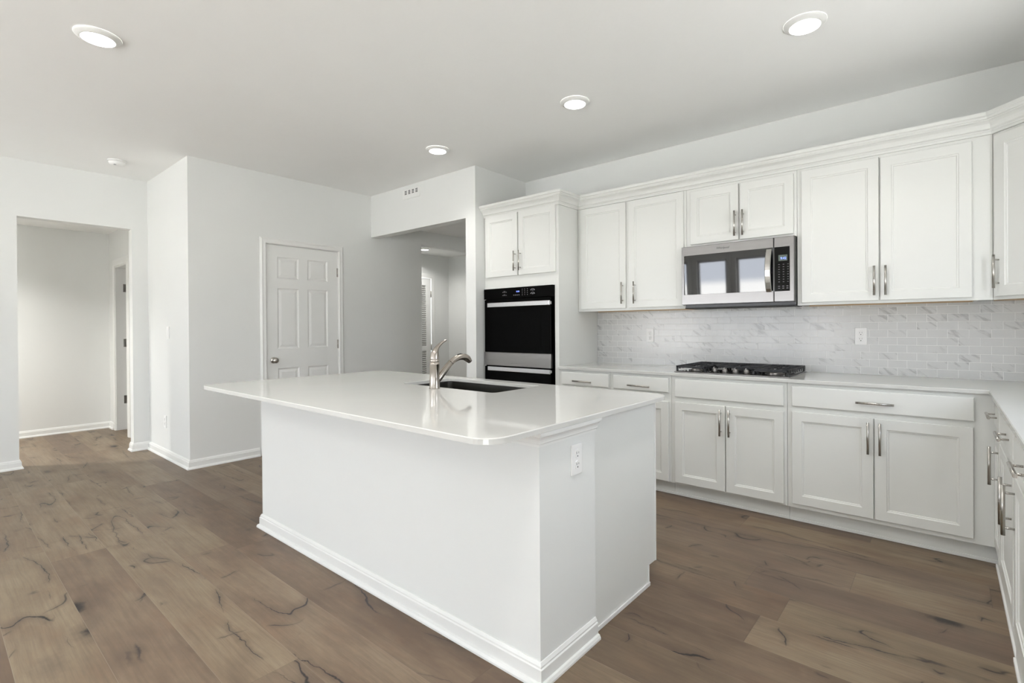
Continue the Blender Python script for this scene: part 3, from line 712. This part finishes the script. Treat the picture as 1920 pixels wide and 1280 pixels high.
def downlight(x, y, z, label, r=.100, energy=LAMP, group='recessed ceiling lights', spread=2.0):
    t = thing('recessed_light', label, 'ceiling light', (x, y, z), 0, group)
    mb = MB(); mb.lathe((0, 0, 0), [(r, -.0004), (r+.0005, -.005), (r-.005, -.010), (r*.80, -.0185), (r*.745, -.0205), (r*.72, -.0195)], 40); mb.build('trim_ring', 'trim', t)
    mb = MB(); mb.lathe((0, 0, 0), [(r*.725, -.0195), (r*.66, -.0215), (r*.35, -.0235), (.0005, -.024)], 40); mb.build('lens', 'lens', t)
    l = bpy.data.lights.new('lamp', 'AREA'); l.shape = 'DISK'; l.size = r*1.3; l.energy = energy; l.color = (1, .98, .95); l.spread = spread
    lo_ = bpy.data.objects.new('lamp', l); C.objects.link(lo_); lo_.parent = t; lo_.location = (0, 0, -.027)
    return t
downlight(-.555, 2.912, ZC, 'round ceiling light nearest the corner of the wall cabinets')
downlight(-1.972, 2.895, ZC, 'round ceiling light above the far edge of the island')
downlight(-3.411, 2.886, ZC, 'round ceiling light in front of the tall oven cabinet and header wall')
downlight(-3.455, .612, ZC, 'round ceiling light on the left, over the floor in front of the island', energy=LAMP2*.8, spread=2.5)
for k_, (lx, ly) in enumerate(((-1.972, .612), (-.555, .612), (-4.95, -1.7), (-3.455, -1.7), (-1.972, -1.7), (-.555, -1.7))):  # out-of-view lamps added to fill the room with light
    downlight(lx, ly, ZC, ('added round ceiling light, unseen, above the near side of the island', 'added round ceiling light, unseen, above the camera side of the right-hand counter')[k_] if k_ < 2 else 'added round ceiling light, unseen, over the open living area behind the camera', energy=(9.0, 9.0)[k_] if k_ < 2 else LAMP2, spread=2.5)
downlight(-6.09, 4.88, 2.455, 'round ceiling light seen through the doorway of the back hall', .085, 9, spread=2.6)
downlight(-7.35, -.35, 2.485, 'added round ceiling light inside the left hall, out of sight above the opening', .09, 42, spread=2.4)  # unseen lamp added to brighten the left hall

# ------------------------------------------------------------ wall oven
oy = 3.530
t = thing('wall_oven', 'black glass double wall oven with steel handles in the tall cabinet', 'oven', (-3.047, oy, .32))
def O(o): o.location = (3.047, -oy, -.32); return o
ax, bx_ = -3.4625, -2.6305
mb = MB(); mb.box(ax, bx_, oy-.004, oy+.50, .325, 1.622); O(mb.build('housing', 'oven_glass', t))
mb = MB(); mb.box(ax-.002, bx_+.002, oy-.030, oy-.005, 1.524, 1.6235, .002); cp = O(mb.build('control_panel', 'oven_glass', t))
def ring(z0, z1, y, nm, zh0, zh1, strip=None):
    mb = MB(); mb.box(-3.457, -2.650, y-.030, y-.005, z0, z1, .002); d = O(mb.build(nm, 'oven_glass', t))
    mb = MB(); mb.box(-3.378, -2.634, y-.075, y-.060, zh0, zh1, .003)
    for x in (-3.36, -2.655): mb.box(x-.012, x+.012, y-.062, y-.030, zh0+.008, zh1-.008)
    mb.build('handle', 'steel_bright', d)
    return d
ud = ring(1.020, 1.519, oy, 'upper_door', 1.446, 1.487)
mb = MB(); mb.box(-3.457, -2.651, oy-.034, oy-.005, .892, 1.0185, .002); O(mb.build('steel_band', 'steel', t))
ld = ring(.335, .884, oy, 'lower_door', .846, .884)
mb = MB(); mb.box(-3.33, -2.76, oy-.0312, oy-.0302, 1.075, 1.395, .0004)
wn = mb.build('door_window', 'oven_glass', ud)
# printed control marks: two key clusters, display, key grid, dials
mk = MB()
yk = oy-.0312
for zc in (1.583, 1.553):
    for dx in (-.024, -.010, .004, .020): mk.box(-3.195+dx, -3.188+dx, yk, yk+.001, zc-.002, zc+.003)
    mk.box(-3.205, -3.185, yk, yk+.001, zc+.008, zc+.010)
for k in range(4): mk.box(-3.083+k*.021, -3.073+k*.021, yk, yk+.001, 1.549, 1.555)
for i in range(3):
    for j in range(4): mk.box(-2.978+i*.030, -2.972+i*.030, yk, yk+.001, 1.548+j*.017, 1.553+j*.017)
for zc in (1.588, 1.556):
    for k in range(9):
        a_ = PI*k/8; x = -2.853+.022*math.cos(a_); z = zc+.012*math.sin(a_); mk.box(x-.003, x+.003, yk, yk+.001, z-.002, z+.002)
    mk.box(-2.863, -2.843, yk, yk+.001, zc-.003, zc+.001)
mk.build('printed_keys', 'mark', cp)
text_mesh('clock_digits', '12:00', .018, 'lcd', cp, (-3.03, yk+.0004, 1.583), (PI/2, 0, 0))

# ------------------------------------------------------------ microwave
my = 3.758
t = thing('microwave', 'stainless over-the-range microwave mounted under the short wall cabinet', 'microwave', (-1.179, my, 1.40))
def Q(o): o.location = (1.179, -my, -1.40); return o
mb = MB(); mb.box(-1.5585, -.7845, my+.035, YB-.0095, 1.396, 1.8645); Q(mb.build('body', 'black', t))
mb = MB(); mb.box(-1.556, -.787, my+.02, my+.25, 1.388, 1.3958, .003); Q(mb.build('vent_base', 'rubber', t))
def framed(mb, x0, x1, z0, z1, wx0, wx1, wz0, wz1, y, r=.01):
    outer = lambda i, yy: [(x0+i, yy, z0+i), (x1-i, yy, z0+i), (x1-i, yy, z1-i), (x0+i, yy, z1-i)]
    # steel face with a rectangular opening
    mb.loops([outer(0, y+.034), outer(0, y+.003), outer(.003, y), [(wx0, y, wz0), (wx1, y, wz0), (wx1, y, wz1), (wx0, y, wz1)], [(wx0, y+.02, wz0), (wx1, y+.02, wz0), (wx1, y+.02, wz1), (wx0, y+.02, wz1)]], True, True)
mb = MB(); framed(mb, -1.575, -.9155, 1.418, 1.862, -1.555, -.9165, 1.494, 1.794, my); md = Q(mb.build('door', 'steel', t))
# glass leans forward slightly at the top
mb = MB(); gx0, gx1, gz0, gz1 = -1.5545, -.917, 1.4945, 1.7935
def gp(x, z, off): # bottom edge y = my+.010, top edge y = my-.002
    f = (z-gz0)/(gz1-gz0); return (x, my+.0110-.0118*f+off, z)
def gloop(i, off, r=.010, seg=5):
    pts = []
    for cx_, cz_, a0 in ((gx1-r, gz0+r, -PI/2), (gx1-r, gz1-r, 0), (gx0+r, gz1-r, PI/2), (gx0+r, gz0+r, PI)):
        for k in range(seg+1):
            a_ = a0+PI/2*k/seg; pts.append(gp(cx_+(r-i)*math.cos(a_), cz_+(r-i)*math.sin(a_), off))
    return pts
mb.loops([gloop(0, .006), gloop(0, 0), gloop(.001, -.0006)]); mb.build('door_glass', 'glass_black', md)
P_, R_ = [], []
mb = MB(); hx0, hx1 = -.962, -.925; ls = []
for k in range(15):
    f = k/14; z = 1.487+f*.296; yy = my-.012-.040*math.sin(PI*f)**.8
    ls.append([(hx0, yy+.004, z), (hx0+.004, yy, z), (hx1-.004, yy, z), (hx1, yy+.004, z), (hx1, yy+.013, z), (hx0, yy+.013, z)])
mb.loops(ls, smooth=False); mb.build('handle', 'steel_v', md)
text_mesh('brand_lettering', 'Whirlpool', .0225, 'logo', md, (-1.262, my-.0004, 1.829), (PI/2, 0, 0), .25)
mb = MB(); framed(mb, -.9125, -.787, 1.418, 1.862, -.911, -.813, 1.490, 1.794, my); cp = Q(mb.build('control_panel', 'steel', t))
mb = MB(); mb.box(-.9105, -.8135, my+.001, my+.019, 1.4905, 1.7935, .001); mb.build('key_panel', 'panel_glass', cp)
mb = MB(); mb.box(-.884, -.828, my+.0002, my+.0009, 1.697, 1.738); mb.build('display', 'lcd_back', cp)
text_mesh('clock_digits', '9:42', .022, 'lcd', cp, (-.853, my-.0002, 1.714), (PI/2, 0, 0))
mk = MB()
for r_ in range(8):
    for c_ in range(3):
        x = -.885+c_*.028; z = 1.672-r_*.017; mk.box(x, x+.009, my+.0002, my+.0009, z, z+.0025)
for c_ in range(3):
    for z in (1.522, 1.508): mk.box(-.887+c_*.026, -.875+c_*.026, my+.0002, my+.0009, z, z+.004)
mk.build('printed_keys', 'mark', cp)

# ------------------------------------------------------------ gas cooktop
t = thing('gas_cooktop', 'black gas cooktop with cast iron grates and four silver knobs', 'cooktop', (-1.165, 3.83, TZ1))
def G(o): o.location = (1.165, -3.83, -TZ1); return o
tx0, tx1, ty0, ty1 = -1.553, -.777, 3.560, 4.095
mb = MB(); mb.box(tx0, tx1, ty0, ty1, TZ1+.0005, TZ1+.007, .002); G(mb.build('steel_tray', 'steel', t))
mb = MB(); mb.box(tx0+.012, tx1-.012, ty0+.016, ty1-.012, TZ1+.0071, TZ1+.012, .002); G(mb.build('glass_top', 'glass_black', t))
def grate(x0, x1, y0, y1, nm='grate', nb=8):
    mb = MB(); zt = TZ1+.050; zl = TZ1+.034; b = .009
    mb.box(x0, x1, y0, y0+b, zl, zt, .0015); mb.box(x0, x1, y1-b, y1, zl, zt, .0015); mb.box(x0, x0+b, y0, y1, zl, zt, .0015); mb.box(x1-b, x1, y0, y1, zl, zt, .0015)
    for k in range(1, nb):
        y = y0+(y1-y0)*k/nb; mb.box(x0+b, x0+(x1-x0)*.40, y-.004, y+.004, zl+.004, zt); mb.box(x1-(x1-x0)*.40, x1-b, y-.004, y+.004, zl+.004, zt)
        mb.box(x0-.003, x0+.003, y-.007, y+.007, zl-.012, zt-.002); mb.box(x1-.003, x1+.003, y-.007, y+.007, zl-.012, zt-.002)
    for fx_ in (.25, .5, .75):
        x = x0+(x1-x0)*fx_
        mb.box(x-.004, x+.004, y0+b, y0+(y1-y0)*.16, zl+.004, zt); mb.box(x-.004, x+.004, y1-(y1-y0)*.16, y1-b, zl+.004, zt); mb.box(x-.004, x+.004, (y0+y1)/2-.07, (y0+y1)/2+.07, zl+.004, zt)
    for x in (x0+.006, x1-.006):
        for y in (y0+.006, y1-.006): mb.box(x-.006, x+.006, y-.006, y+.006, TZ1+.012, zt)
    G(mb.build(nm, 'iron', t))
grate(-1.545, -1.325, 3.580, 4.080); grate(-1.318, -1.015, 3.745, 4.080, nb=6); grate(-1.008, -.785, 3.580, 4.080)
for x, y, r in ((-1.435, 3.70, .034), (-1.435, 3.95, .040), (-1.166, 3.91, .050), (-.896, 3.70, .045), (-.896, 3.95, .034)):
    mb = MB(); mb.lathe((x, y, TZ1+.012), [(0, 0), (r*1.35, 0), (r*1.35, .004), (r*1.05, .008), (r, .014), (0, .014)], 28); G(mb.build('burner_ring', 'steel' if y < 3.75 else 'iron', t))
    mb = MB(); mb.lathe((x, y, TZ1+.0262), [(0, 0), (r, 0), (r, .005), (r*.8, .008), (0, .008)], 28); G(mb.build('burner_cap', 'iron', t))
for x in (-1.293, -1.219, -1.145, -1.071):
    y = 3.668; mb = MB(); mb.lathe((x, y, TZ1+.0122), [(0, 0), (.0215, 0), (.0215, .004), (.0175, .008), (.015, .021), (.013, .023), (0, .023)], 28)
    mb.box(x-.004, x+.004, y-.017, y+.017, TZ1+.030, TZ1+.044, .0015)
    G(mb.build('knob', 'steel', t))
